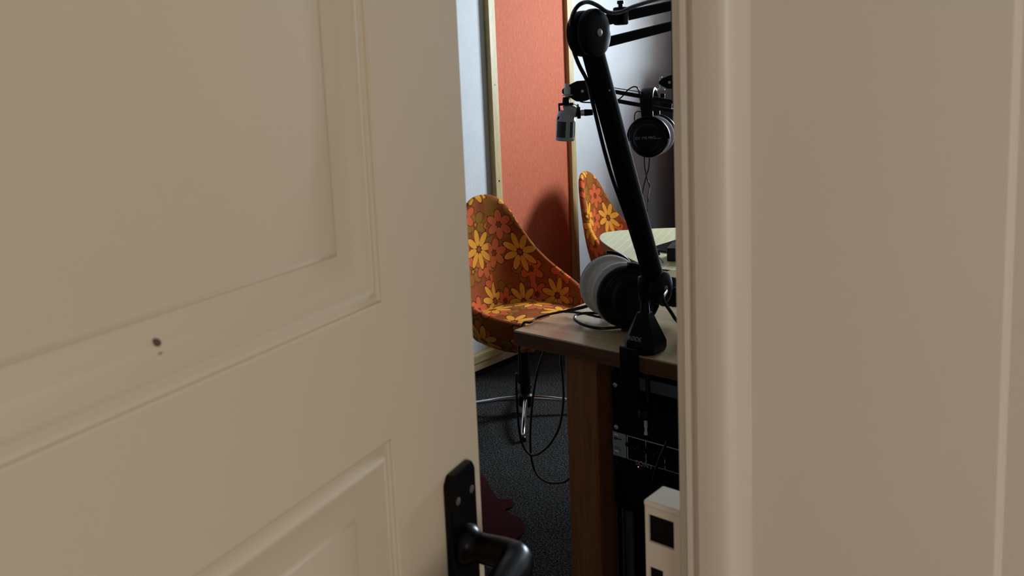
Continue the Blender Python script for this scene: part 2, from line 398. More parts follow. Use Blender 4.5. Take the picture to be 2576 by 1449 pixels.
# ------------------------------------------------------------------ door leaf (local: s along the leaf, n out of its hall face)
AZD = math.radians(26.47-40.9); DS = V3((math.sin(AZD), math.cos(AZD), 0)); DN = V3((math.cos(AZD), -math.sin(AZD), 0)); DP = -.32
def D(s, n, z): return DN*(DP+n)+DS*s+Z*z
S0, S1, TH = -.229, .571, .040
door = bpy.data.objects.new('door_1', None); COL.objects.link(door); door.location = D(S0, 0, 0)
struct(door, 'cream panelled wooden door standing ajar', 'door')
def leaf():
    b = MB(); bm = b.bm
    pans = [(S0+.116, .455, .24, 1.094), (S0+.116, .455, 1.188, 1.90)]
    ss = [S0, S0+.116, .455, S1]; zs = [.008, .24, 1.094, 1.188, 1.90, 2.01]
    prof_ = [(0, 0), (.0006, -.0034), (.0036, -.0036), (.0095, -.0002), (.0110, .0002), (.0126, -.0002), (.0172, -.0026), (.0195, -.0040), (.024, -.0052), (.0372, -.0062), (.0386, -.0048), (.041, -.0044)]
    def q(pts): bm.faces.new([bm.verts.new(D(*p)) for p in pts])
    for i in range(3):
        for j in range(5):
            a, c_, z0, z1 = ss[i], ss[i+1], zs[j], zs[j+1]
            if i == 1 and j in (1, 3): continue
            q([(a, 0, z0), (c_, 0, z0), (c_, 0, z1), (a, 0, z1)])
    for (a, c_, z0, z1) in pans:
        prev = None
        for d_, n_ in prof_:
            cur = [(a+d_, n_, z0+d_), (c_-d_, n_, z0+d_), (c_-d_, n_, z1-d_), (a+d_, n_, z1-d_)]
            if prev:
                for k_ in range(4): q([prev[k_], prev[(k_+1) % 4], cur[(k_+1) % 4], cur[k_]])
            prev = cur
        q(prev)
    e = .0025    # back and rounded edge
    q([(S0, -TH, .008), (S0, -TH, 2.01), (S1, -TH, 2.01), (S1, -TH, .008)])
    for z in (.008, 2.01): q([(S0, 0, z), (S1, 0, z), (S1, -TH, z), (S0, -TH, z)])
    for s_ in (S0, S1): q([(s_, 0, .008), (s_, 0, 2.01), (s_, -TH, 2.01), (s_, -TH, .008)])
    return b.build('door_leaf', 'door_paint', door, angle=40)
lf = leaf()
bv = lf.modifiers.new('bevel', 'BEVEL'); bv.width = .0015; bv.segments = 2; bv.limit_method = 'ANGLE'; bv.angle_limit = math.radians(60); bv.harden_normals = True
# handle
pl = [(.5145, .80), (.5535, .80), (.5535, 1.033), (.549, 1.040), (.5195, 1.040), (.5145, 1.033)]
hp = MB().prism([(a, b) for a, b in pl], DN*(DP), DS, Z, DN*.0065, .0018).build('handle_plate', 'handle_black', door, 'black handle plate with two rivets')
for s_ in (.5245, .5455): MB().lathe([(.0030, 0), (.0030, .0006), (.0022, .0010), (.0001, .0012)], D(s_, .0064, 1.018), DN, 16).build('rivet', 'rivet', hp)
sp = (.5335, .979)
lev = MB(); lev.lathe([(.0155, 0), (.0155, .004), (.013, .0075), (.011, .010), (.0105, .02)], D(sp[0], .006, sp[1]), DN, 32)
path = [D(sp[0], .012, sp[1]), D(sp[0]-.0005, .028, sp[1]), D(sp[0]-.001, .040, sp[1]-.0005), D(sp[0]-.004, .0495, sp[1]-.001), D(sp[0]-.014, .0535, sp[1]-.0018), D(sp[0]-.030, .055, sp[1]-.002), D(sp[0]-.060, .057, sp[1]-.003), D(sp[0]-.095, .056, sp[1]-.005), D(sp[0]-.106, .055, sp[1]-.006)]
pp = cr(path, 6); rr = [.0105+(.0025*min(1, i/18)) for i in range(len(pp))]; rr[-1] = .007; rr[-2] = .011
lev.tube(pp, rr, 20); lev.build('door_handle', 'handle_black', door, 'black lever handle', 50)
# two dark chips in the paint of the upper panel
def blob(px, py, a, b, ang, dn):
    r = ray(px, py); n0 = DP+dn; tt = n0/(r.x*DN.x+r.y*DN.y); c = EYE+r*tt
    pts = []
    for i in range(14):
        t_ = 2*math.pi*i/14; k_ = 1+.25*noise.noise((px*.1+math.cos(t_)*1.3, math.sin(t_)*1.3, 0))
        u_, v_ = a*math.cos(t_)*k_, b*math.sin(t_)*k_
        pts.append((u_*math.cos(ang)-v_*math.sin(ang), u_*math.sin(ang)+v_*math.cos(ang)))
    MB().prism(pts, c, DS, Z, DN*.0008).build('paint_chip', 'chip', door, 'dark chip in the paint')
blob(393, 861, .0027, .0017, -.8, -.0056); blob(400, 894, .0018, .0013, .3, -.0048)

# ------------------------------------------------------------------ desk
DKZ, DKY, DKX = .8542, 1.200, -1.040
t = thing('desk', (-.72, 1.45, 0), 'oak desk with thick square legs in front of the equipment rack', 'desk')
b = MB(); b.box(((DKX-.40)/2, DKY+.29, DKZ-.0145), (-.40-DKX, .58, .029), None, .0022, 3); b.build('desktop', 'oak', t)
MB().box(((DKX-.40)/2, DKY-.0012, DKZ-.0148), (-.40-DKX-.003, .0030, .0262), None, .0008).build('edge_shade', 'oak_edge_shade', t, 'front edge with its shade painted darker')  # darker colour paints the shade on the unlit front of the desktop
for (x0, y0) in ((-.9415, 1.224), (-.9415, 1.66)):
    b = MB(); b.box((x0+.036, y0+.029, .4125), (.072, .058, .825), None, .0065, 2); b.build('leg', 'oak_leg', t)
MB().box((-.62, 1.248, .8215), (.48, .018, .006), None, .001).build('apron', 'oak', t)
MB().box((-.905, 1.455, .74), (.03, .36, .05), None, .003).build('side_rail', 'oak_leg', t)

# ------------------------------------------------------------------ equipment rack under the desk
RY = 1.238; RX0, RX1 = -.846, -.364
t = thing('equipment_rack', ((RX0+RX1)/2, RY+.15, 0), 'black equipment rack with metal rails standing under the desk', 'equipment rack')
for xx in (RX0, RX1-.012): MB().span((xx, RY+.004, .02), (xx+.012, RY+.34, .812), .001).build('side_panel', 'black_matte', t)
MB().span((RX0, RY+.33, .02), (RX1, RY+.342, .812)).build('back_panel', 'black_matte', t)
MB().span((RX0, RY+.004, .012), (RX1, RY+.34, .024)).build('bottom_panel', 'black_matte', t)
MB().span((RX0+.0005, RY+.001, .024), (RX0+.0025, RY+.006, .806)).build('edge_strip', 'rail_grey', t)
b = MB(); b.span((RX0+.013, RY+.001, .024), (RX0+.0155, RY+.03, .545)); b.span((RX0+.017, RY+.006, .024), (RX0+.033, RY+.012, .540), .001); b.build('rail', 'rail_grey', t)
b = MB(); b.span((RX1-.03, RY+.004, .024), (RX1-.013, RY+.010, .80), .001); b.build('rail', 'rail_grey', t)
def rack_unit(name, z0, z1, label, cat, mat='black_matte', fy=0.0, scr=(), proud=0.0, depth=.24):
    o = thing(name, ((RX0+RX1)/2, RY+.1, z0), label, cat)
    MB().span((RX0+.002, RY-.004-proud, z0+.0006), (RX1-.002, RY+.0005, z1-.0006), .0006).build('front_panel', mat, o)
    MB().span((RX0+.035, RY+.0012, z0+.002), (RX1-.035, RY+depth, z1-.002)).build('case', 'black_matte', o)
    for z in scr:
        s_ = MB().lathe([(.0046, 0), (.0046, .0010), (.0036, .0026), (.0018, .0034), (.0001, .0035)], (RX0+.0098, RY-.004-proud, z), -Y, 20).build('screw', 'screw_steel', o)
        MB().box((RX0+.0098, RY-.0076-proud, z), (.0035, .0006, .0009)).build('slot', 'black_matte', s_)
    return o
u1 = rack_unit('rack_unit', .6925, .803, 'tall black rack unit at the top, right under the desktop', 'audio equipment', 'joint_black', scr=(.7785, .7000))
MB().span((RX0+.062, RY-.0075, .7805), (RX1-.02, RY-.0045, .8025), .001).build('sheen_strip', 'sheen_grey', u1, 'upper strip with its sheen painted grey')  # grey-blue painted for the sheen on the black unit front
pre = rack_unit('microphone_preamp', .6462, .6915, 'narrow black rack preamp with grey end plate and white lines', 'audio equipment', 'black_plastic', scr=(.6845, .6535), proud=.0)
MB().span((RX0+.0022, RY-.0056, .6468), (RX0+.0300, RY-.0045, .6910)).build('end_plate', 'rack_grey', pre, 'grey end plate')
for z, w_, h_ in ((.6795, .017, .0015), (.6772, .007, .0010), (.6630, .013, .0008), (.6600, .015, .0008)):
    MB().box((RX0+.0035+w_/2+.001, RY-.0058, z), (w_, .0005, h_)).build('printed_line', 'black_matte', pre)
b = MB(); y0 = RY-.0050
b.span((RX0+.0322, y0, .6895), (RX1-.006, y0-.0009, .6908)); b.span((RX0+.0322, y0, .6472), (RX0+.0338, y0-.0009, .6905))
for i in range(6):
    x0 = RX0+.0336+.0375*i; b.span((x0, y0, .6470), (x0+.035, y0-.0009, .6476))
    if i: b.span((x0-.0006, y0, .6479), (x0+.0003, y0-.0009, .6660)); 
    if i == 1: b.span((x0-.0006, y0, .679), (x0+.0003, y0-.0009, .690))
    b.span((x0+.0345, y0, .6470), (x0+.0351, y0-.0009, .6490))
b.build('outline', 'line_grey', pre, 'pale lines around each channel')
for i in range(9):
    xk = RX0+.0420+.0190*i
    MB().lathe([(.0055, 0), (.0055, .003), (.0048, .009), (.0040, .0095), (.0001, .0095)], (xk, RY-.0045, .6800-.004*(i % 2)), -Y, 20).build('knob', 'black_plastic', pre)
    MB().lathe([(.0050, 0), (.0050, .001), (.003, .0018), (.0001, .002)], (xk+.006, RY-.0045, .6560), -Y, 18).build('button', 'black_matte', pre)
    MB().ell((xk+.0065, RY-.0052, .6695), (.0007, .0006, .0007), None, 8, 6).build('indicator', 'text_grey', pre)
MB().lathe([(.0042, 0), (.0042, .0015), (.003, .003), (.0001, .0032)], (RX0+.0325, RY-.0045, .6735), -Y, 18).build('socket', 'black_matte', pre)
son = rack_unit('rack_unit', .5545, .6452, 'black rack unit with a small red light below the preamp', 'audio equipment', 'black_matte', scr=(), proud=.0)
lettering('SONY', .0125, (RX0+.066, RY-.0048, .6440), X, Z, 'text_grey', son, .0004, 'lettering', 1.12)
MB().ell((RX0+.0540, RY-.0046, .6372), (.0009, .0009, .0009), None, 12, 8).build('indicator_light', 'led', son, 'glowing red indicator')
for z in (.6395, .5620):
    MB().lathe([(.0066, 0), (.0066, .004), (.0056, .0055), (.0046, .0050), (.0001, .0050)], (RX0+.0105, RY-.004, z), -Y, 24).build('thumb_screw', 'dark_steel', son)
MB().tube(cr([(-.728, RY-.012, .704), (-.740, RY-.020, .67), (-.756, RY-.018, .62), (-.766, RY-.010, .56), (-.77, RY+.004, .50)], 8), .0024, 8).build('cable', 'cable_black')
tag(bpy.data.objects['cable'], 'thin black cable hanging across the front of the rack units', 'cable')

# ------------------------------------------------------------------ lock keep on the strike side of the door frame (painted over, latch and bolt openings)
KY = .5372
k0 = on_y(1622, 1264, KY); kx0, kx1, kz = k0.x, -.3085, k0.z
kd = on_z(1672, 1230, kz).y-KY
q1, q2 = on_y(1630, 1292, KY), on_y(1696, 1385, KY); q3 = on_y(1634, 1424, KY); q4 = on_y(1668, 1434, KY)
b = MB(); T_ = .0022
xs_ = [kx0, q1.x, q4.x, q2.x, kx1]; zs_ = [kz-.135, kz-.112, q3.z, q2.z, q1.z, kz-.002]
for i in range(4):
    for j in range(5):
        if (j == 3 and i in (1, 2)) or (j == 1 and i == 1): continue
        b.span((xs_[i], KY, zs_[j]), (xs_[i+1], KY+T_, zs_[j+1]))
b.span((kx0, KY+T_, kz-.135), (kx0+.0018, KY+kd, kz-.002)); b.span((kx1-.002, KY+T_, kz-.135), (kx1, KY+kd, kz-.002)); b.span((kx0, KY+kd-.002, kz-.135), (kx1, KY+kd, kz-.002))
keep = b.build('lock_keep', 'frame_paint', trim, 'cream painted lock keep with two square openings')
MB().box(((kx0+kx1)/2-.0004, KY+kd/2-.0004, kz), (kx1-kx0+.0010, kd+.0014, .0052), None, .0018, 3).build('top_cap', 'frame_paint', keep)
MB().span((kx0+.0022, KY+T_+.0015, kz-.133), (kx1-.0024, KY+kd-.0024, kz-.004)).build('recess', 'black_matte', keep, 'dark recess with its shade painted black behind the openings')  # black block paints the shade inside the hollow keep

# ------------------------------------------------------------------ foreground boom arm clamped to the desk
AX = -.752
t = thing('microphone_stand', (-.775, 1.235, DKZ), 'large black sprung microphone arm clamped to the front of the oak desk', 'microphone stand')
c0 = V3((-.772, 1.2335, DKZ+.0005))
def octa(wx, wy, cut): return [(-wx+cut, -wy), (wx-cut, -wy), (wx, -wy+cut), (wx, wy-cut), (wx-cut, wy), (-wx+cut, wy), (-wx, wy-cut), (-wx, -wy+cut)]
b = MB(); rings = []
for z, wx, wy, cut in ((0, .0275, .030, .012), (.006, .0295, .032, .012), (.017, .0295, .032, .012), (.020, .0288, .0313, .012), (.062, .0125, .0125, .004), (.066, .0110, .011, .004)):
    rings.append([c0+V3((x, y, z)) for x, y in octa(wx, wy, cut)])
b.rings(rings); base_ = b.build('clamp_base', 'joint_black', t, angle=20)
# lettering on the sloping front of the base
fp = c0+V3((0, -.0293, .0262)); nrm = V3((0, -.032, .0185)).normalized(); Wd = X.cross(nrm)*-1
up_ = V3((0, .0188, .042)).normalized()
lettering('RØDE', .0098, fp+V3((-.0025, -.0004, .0000)), X, up_, 'text_grey', base_, .0003)
MB().box((c0.x-.0075, DKY-.0065, DKZ-.036), (.0365, .006, .098), None, .0018).build('clamp_plate', 'black_plastic', t)
MB().box((c0.x-.004, DKY+.012, DKZ-.0865), (.044, .034, .006), None, .0015).build('clamp_jaw', 'black_plastic', t)
b = MB(); b.cyl((-.756, DKY-.0005+.012, DKZ-.031), (-.756, DKY+.0115, DKZ-.085), .0042, n=16); b.build('clamp_screw', 'dark_steel', t)
b = MB(); b.lathe([(.005, 0), (.0125, .002), (.0135, .010), (.0125, .018), (.006, .021)], (-.756, DKY-.008+.012, DKZ-.090), -Z, 18); kn = b.build('clamp_knob', 'black_plastic', t)
b = MB(); b.cyl((-.756, DKY+.004, DKZ-.0), (-.756, DKY+.004, DKZ-.0001), .001)
b = MB(); b.lathe([(.0032, 0), (.0032, .014), (.0022, .0145), (.0022, .022), (.0034, .023), (.0034, .027), (.0001, .028)], (-.756, DKY+.004, DKZ-.111), -Z, 14); b.build('screw_tip', 'nickel', kn, 'silver screw tip')
# swivel post and lower joint
LJ = on_x(1650, 722, AX); UJ = on_x(1479, 84, AX)
b = MB(); b.cyl(c0+V3((0, 0, .064)), c0+V3((0, 0, .088)), .0085, .0075, 20); b.cyl(c0+V3((0, 0, .086)), c0+V3((0, 0, .128)), .0105, .0105, 20, .0015)
b.build('swivel_post', 'joint_black', t)
def disc(c, r, th, par, name='joint_disc', mat='joint_black', ax=X):
    b = MB(); ax = V3(ax); b.lathe([(r*.90, -th/2), (r*.98, -th/2+th*.12), (r, -th*.2), (r, th*.2), (r*.97, th*.36), (r*.85, th*.47), (r*.5, th*.54), (r*.16, th*.56), (.0001, th*.56)], c, ax, 44)
    return b.build(name, mat, par)
dl = disc(LJ+X*.010, .0285, .016, t); disc(LJ-X*.014, .0275, .012, t)
MB().lathe([(.0048, 0), (.0048, .001), (.0036, .0014), (.0030, .0006), (.0001, .0006)], LJ+X*.0188, X, 20).build('emblem_ring', 'text_grey', dl)
du = disc(UJ+X*.0115, .0350, .016, t); disc(UJ-X*.008, .0335, .018, t)
MB().lathe([(.0056, 0), (.0056, .0016), (.0040, .0026), (.0001, .0028)], UJ+X*.0202, X, 20).build('bolt', 'nickel', du, 'round steel bolt')
# lower arm: sleeve, tapering a little to the top
dv = (UJ-LJ).normalized(); sd = X.cross(dv).normalized()
def bar(p0, p1, w0, w1, tx, par, name, mat, bev=.004, off=0, side=None):
    p0, p1 = V3(p0), V3(p1); d_ = (p1-p0).normalized(); s_ = X.cross(d_).normalized(); b = MB(); rings = []
    L = (p1-p0).length; e = .2
    for f_, w_ in ((0, w0), (1, w1)):
        c_ = p0+d_*L*f_+X*off; r_ = []
        for i in range(16):
            a = 2*math.pi*i/16; ca, sa = math.cos(a), math.sin(a)
            r_.append(c_+s_*(w_/2)*math.copysign(abs(ca)**.45, ca)+X*(tx/2)*math.copysign(abs(sa)**.45, sa))
        rings.append(r_)
    b.rings(rings); return b.build(name, mat, par)
bar(LJ+dv*.008, UJ-dv*.030, .037, .034, .024, t, 'lower_arm', 'black_matte')
b = MB(); b.box(LJ+dv*.055-sd*.0225+X*.002, (.008, .012, .010), None, .001); b.build('cable_clip', 'black_plastic', t)
for f_ in (.80,): MB().lathe([(.0016, 0), (.0012, .0008), (.0001, .001)], LJ+(UJ-LJ)*f_+X*.0125+sd*.002, X, 12).build('bolt', 'nickel', t)
# upper arm: two parallel bars rising away behind the door frame
A1, A2 = on_x(1525, 50, AX+.004), on_x(1690, 14, AX+.004); d1 = (A2-A1).normalized()
B1, B2 = on_x(1515, 109, AX+.004), on_x(1690, 64, AX+.004)
bar(A1, A1+d1*.40, .0165, .0165, .012, t, 'upper_bar', 'black_matte'); bar(B1, B1+d1*.40, .0150, .0150, .012, t, 'lower_bar', 'black_matte')
MB().lathe([(.024, -.010), (.025, -.006), (.025, .006), (.024, .010)], ((A1+d1*.40)+(B1+d1*.40))*.5, X, 28).build('end_joint', 'joint_black', t)
cl = MB(); q = A1+d1*.040; cl.box(q+Z*.001, (.020, .016, .027), None, .003); cl.cyl(q+Z*.012, q+Z*.021, .0035, n=14); cl.cyl(q+Z*.019, q+Z*.024, .0052, n=14); cl.build('cable_clamp', 'black_plastic', t)
# cable along the arm
P_ = lambda px, py, dx=0: on_x(px, py, AX+.022+dx)
cpts = [P_(1720, -14), P_(1680, -8), P_(1640, 2), P_(1595, 16), P_(1560, 30), P_(1530, 31), P_(1503, 14), P_(1478, 5), P_(1455, 14), P_(1440, 40, -.02), P_(1436, 80, -.035), P_(1441, 120, -.035), P_(1456, 162, -.035), P_(1478, 206, -.035), P_(1490, 255, -.033), P_(1501, 300, -.033), P_(1513, 350, -.033), P_(1526, 400, -.033), P_(1541, 450, -.033), P_(1559, 500, -.033), P_(1580, 560, -.033), P_(1600, 625, -.03)]
tag(MB().tube(cr(cpts, 6), .0031, 10).build('microphone_cable', 'cable_black'), 'black cable looping over the big arm joint and down the arm', 'cable')
cable2 = [LJ+V3((.020, 0, -.004)), on_x(1668, 752, AX+.03), on_x(1688, 785, AX+.035), on_x(1708, 812, AX+.045), on_x(1760, 850, AX+.07)]
tag(MB().tube(cr(cable2, 6), .0030, 10).build('cable', 'cable_black'), 'black cable leaving the lower arm joint towards the door frame', 'cable')

# ------------------------------------------------------------------ headphones (local: cup axis +X out of the near cup, +Z up, origin at near cup centre)
def headphones(pad_mat, label, scale=1.0, group=None, width=.155, text_rot=0.0, band=True, bz=.078, bh=1.05):
    t = thing('headphones', (0, 0, 0), label, 'headphones', group); S = scale
    def cup(sx, x0):
        A = X*sx
        pad = MB(); pr = [(.030, 0), (.036, -.004), (.044, -.0035), (.0490, .001), (.0505, .007), (.0500, .013), (.0470, .018), (.034, .0185), (.030, .012)]
        pad.lathe([(r*S, h*S) for r, h in pr], V3((x0, 0, 0))-A*.016*S, A, 56); po = pad.build('ear_pad', pad_mat, t)
        rim = MB(); rim.lathe([(.0445*S, 0), (.0478*S, .0008*S), (.0486*S, .003*S), (.0478*S, .0054*S), (.044*S, .0062*S)], V3((x0, 0, 0))+A*.0018*S, A, 72); ro = rim.build('pad_seam', pad_mat, po)
        c = MB(); c.lathe([(r*S, h*S) for r, h in [(q_*(1 if sx > 0 else .93), w_) for q_, w_ in [(.046, .005), (.0488, .0065), (.0497, .009), (.0488, .013), (.0450, .0182), (.0405, .0203), (.0390, .0196), (.0380, .0200), (.035, .0235), (.032, .0270), (.026, .0288), (.014, .0294), (.0001, .0295)]]], (x0, 0, 0), A, 64)
        co = c.build('ear_cup', 'black_plastic', t); return co
    cups = [cup(1, 0)]
    if band:
        cups.append(cup(-1, -width*S))
        # yokes and band
        for sx, x0 in ((1, .0), (-1, -width*S)):
            y = MB(); arc = [V3((x0+sx*.014*S, math.sin(a)*.052*S, math.cos(a)*.052*S)) for a in [math.radians(v_) for v_ in range(-95, 96, 10)]]
            y.tube(arc, .0030*S, 8, False, 1.5); y.cyl((x0+sx*.014*S, 0, .052*S), (x0+sx*.008*S, 0, bz*S), .0042*S, .0036*S, 14)
            y.build('yoke', 'dark_steel' if False else 'black_plastic', t)
            MB().box((x0+sx*.008*S, 0, (bz-.010)*S), (.010*S, .030*S, .020*S), None, .003*S).build('slider', 'black_plastic', t)
        cx_ = -width*S/2; rad = width*S/2+.008*S
        bd = MB(); rings = []
        for i in range(33):
            a = math.pi*i/32; c_ = V3((cx_+math.cos(a)*rad, 0, bz*S+math.sin(a)*rad*bh)); n_ = V3((math.cos(a), 0, math.sin(a)*bh)).normalized()
            hw, ht = .0165*S, .0055*S*(.55+.45*math.sin(a)); r_ = []
            for j in range(14):
                b_ = 2*math.pi*j/14; cb, sb = math.cos(b_), math.sin(b_); r_.append(c_+Y*hw*math.copysign(abs(cb)**.6, cb)+n_*ht*math.copysign(abs(sb)**.6, sb))
            rings.append(r_)
        bd.rings(rings); bd.build('headband', 'black_plastic', t)
    # printed model text across the near cup
    a = text_rot; U = V3((0, math.cos(a), math.sin(a))); W_ = V3((0, -math.sin(a), math.cos(a)))
    return t, cups[0], U, W_
# (1) standing on the desk, leaning on the arm, headband away to the right
hs = 1.18
H1, cup1, U, W_ = headphones('velour_grey', 'black headphones with grey ear pads standing on the oak desk', hs, None, .072)
lettering('DT 770 PRO', .0100*hs, V3((.0292*hs, .0, .022*hs)), Y, Z, 'text_grey', cup1, .0003)
H1.location = (-.868, 1.318, DKZ+.0505*hs+.0055); H1.rotation_euler = (math.radians(-97), math.radians(0), math.radians(-36))
# (2) hanging over the far boom
hp2 = at_d(1634, 346, 2.24); hs2 = 1.02
H2, cup2, U, W_ = headphones('velour_white', 'black headphones with white ear pads hanging from the far boom', hs2, None, .066, bz=.070, bh=1.2)
lettering('DT 770 PRO', .0092, V3((.0296*hs2, -.004, .001)), Y, Z, 'text_white', cup2, .0003, 'lettering', 1.05)
lettering('250 OHM', .0038, V3((.0290*hs2, .027, -.0015)), Y, Z, 'text_grey', cup2, .0003)
H2.location = hp2; H2.rotation_euler = (math.radians(3), 0, math.radians(-71))

# headphone cable on the desk: strain relief, loop, drop over the edge
dz = lambda px, py, h=.003: on_z(px, py, DKZ+h)
c1 = [dz(1505, 764, .032), dz(1490, 766, .030), dz(1462, 774, .022), dz(1425, 782, .016), dz(1385, 790, .010), dz(1352, 800, .005), dz(1334, 811, .0035)]
a0 = c1[-1]
c1 += [a0+V3((-.010, -.010, -.002)), a0+V3((-.018, -.014, -.035)), a0+V3((-.022, -.012, -.12)), a0+V3((-.022, -.01, -.30))]
l0 = on_y(1304, 1060, 1.235); 
c1 = c1[:-1]+[on_y(1299, 940, 1.235), on_y(1300, 1000, 1.235), on_y(1306, 1080, 1.235), on_y(1316, 1120, 1.235), on_y(1333, 1143, 1.235), on_y(1355, 1141, 1.235), on_y(1385, 1115, 1.24), on_y(1408, 1070, 1.25), on_y(1417, 1010, 1.26), on_y(1416, 960, 1.27), on_y(1411, 915, 1.28), on_y(1411, 890, 1.29), on_y(1411, 872, 1.30)]
tag(MB().tube(cr(c1, 8), [.0034 if i < 24 else .0024 for i in range(len(cr(c1, 8)))], 10).build('headphone_cable', 'cable_black'), 'black headphone cable running over the left desk edge and hanging in a loop', 'cable')
c2 = [dz(1610, 818, .004), dz(1560, 823, .004), dz(1510, 826, .004), dz(1470, 818, .006), dz(1446, 804, .010), dz(1450, 793, .012), dz(1470, 788, .012), dz(1500, 788, .012), dz(1530, 792, .008), dz(1560, 796, .005)]
tag(MB().tube(cr(c2, 8), .0027, 10).build('headphone_cable', 'cable_black'), 'black cable loop lying on the oak desk beside the headphones', 'cable')
c3 = [dz(1420, 784, .006), dz(1440, 785, .008), dz(1470, 789, .009), dz(1500, 796, .009), dz(1530, 800, .006)]
tag(MB().tube(cr(c3, 6), .0024, 10).build('cable', 'cable_black'), 'short black cable end crossing the desk under the coiled loop', 'cable')
c4 = [on_y(1372, 870, 1.33), on_y(1366, 890, 1.33), on_y(1352, 935, 1.33), on_y(1342, 990, 1.33), on_y(1336, 1050, 1.33), on_y(1334, 1110, 1.33), on_y(1338, 1160, 1.33), on_y(1352, 1195, 1.33), on_y(1378, 1213, 1.33), on_y(1410, 1214, 1.33), on_y(1430, 1205, 1.33), on_y(1450, 1180, 1.35), on_y(1470, 1100, 1.38), on_y(1480, 1000, 1.40), on_y(1480, 900, 1.42)]
tag(MB().tube(cr(c4, 8), .0025, 10).build('cable', 'cable_black'), 'black cable hanging lowest from under the desk, behind the desk leg', 'cable')

# black device on the desk behind the arm
t = thing('desktop_device', (-.70, 1.50, DKZ), 'black desktop device with its top reflection painted pale at the right end of the desk', 'audio equipment')
MB().span((-.785, 1.46, DKZ+.0005), (-.52, 1.66, DKZ+.072), .004).build('housing', 'black_device', t)
MB().span((-.781, 1.464, DKZ+.0725), (-.524, 1.656, DKZ+.076), .001).build('top_reflection', 'device_reflection', t)  # pale grey painted for the reflection on the black device's top
MB().tube(cr([(-.765, 1.456, DKZ+.025), (-.766, 1.452, DKZ+.045), (-.752, 1.452, DKZ+.055), (-.70, 1.452, DKZ+.055)], 8), .0016, 8).build('handle', 'rail_grey', t)

# ------------------------------------------------------------------ round-cornered table and what is on it
TZ = .72
out = [(-1.862, 2.69), (-1.845, 2.755), (-1.812, 2.795), (-1.69, 2.906), (-1.5, 3.02), (-1.27, 3.06), (-1.03, 2.97), (-.90, 2.76), (-.93, 2.50), (-1.10, 2.325), (-1.314, 2.280), (-1.40, 2.288), (-1.49, 2.330), (-1.65, 2.447), (-1.80, 2.58)]
oc = [(p.x, p.y) for p in cr([(x, y, 0) for x, y in out], 6, True)]
t = thing('round_table', (-1.38, 2.66, 0), 'cream topped table with a rounded outline and brown edge', 'table')
b = MB(); b.prism(oc, (0, 0, TZ-.030), X, Y, Z*.0285, .003); b.build('tabletop_core', 'table_edge', t)
cx_ = sum(p[0] for p in oc)/len(oc); cy_ = sum(p[1] for p in oc)/len(oc)
b = MB(); b.prism([(cx_+(x-cx_)*.994, cy_+(y-cy_)*.994) for x, y in oc], (0, 0, TZ-.0012), X, Y, Z*.0012); b.build('tabletop', 'table_cream', t)
b = MB(); b.cyl((-1.36, 2.66, .02), (-1.36, 2.66, TZ-.03), .035, n=24); b.build('column', 'smoked_chrome', t)
b = MB(); b.lathe([(.25, 0), (.25, .008), (.06, .022), (.036, .03)], (-1.36, 2.66, 0), Z, 40); b.build('foot', 'smoked_chrome', t)
k0 = on_z(1676, 652, TZ)
t = thing('control_box', (k0.x+.03, k0.y+.02, TZ), 'small black box with a round knob standing on the cream table', 'audio equipment')
b = MB(); R_ = Matrix.Rotation(math.radians(20), 3, 'Z'); b.box(k0+V3((.050, .045, .022)), (.11, .11, .042), R_, .002); b.build('housing', 'black_device', t)
b = MB(); b.cyl(k0+V3((.035, .05, .043)), k0+V3((.035, .05, .062)), .014, .012, 24, .001); b.build('knob', 'black_plastic', t)
q = [on_z(px, py, TZ) for px, py in ((1630, 629), (1704, 606), (1740, 618), (1700, 640), (1672, 636))]
MB().prism([(p.x, p.y) for p in q], (0, 0, TZ+.0005), X, Y, Z*.006, .0008).build('tablet', 'black_gloss')
tag(bpy.data.objects['tablet'], 'flat dark tablet lying on the cream table behind the control box', 'tablet')

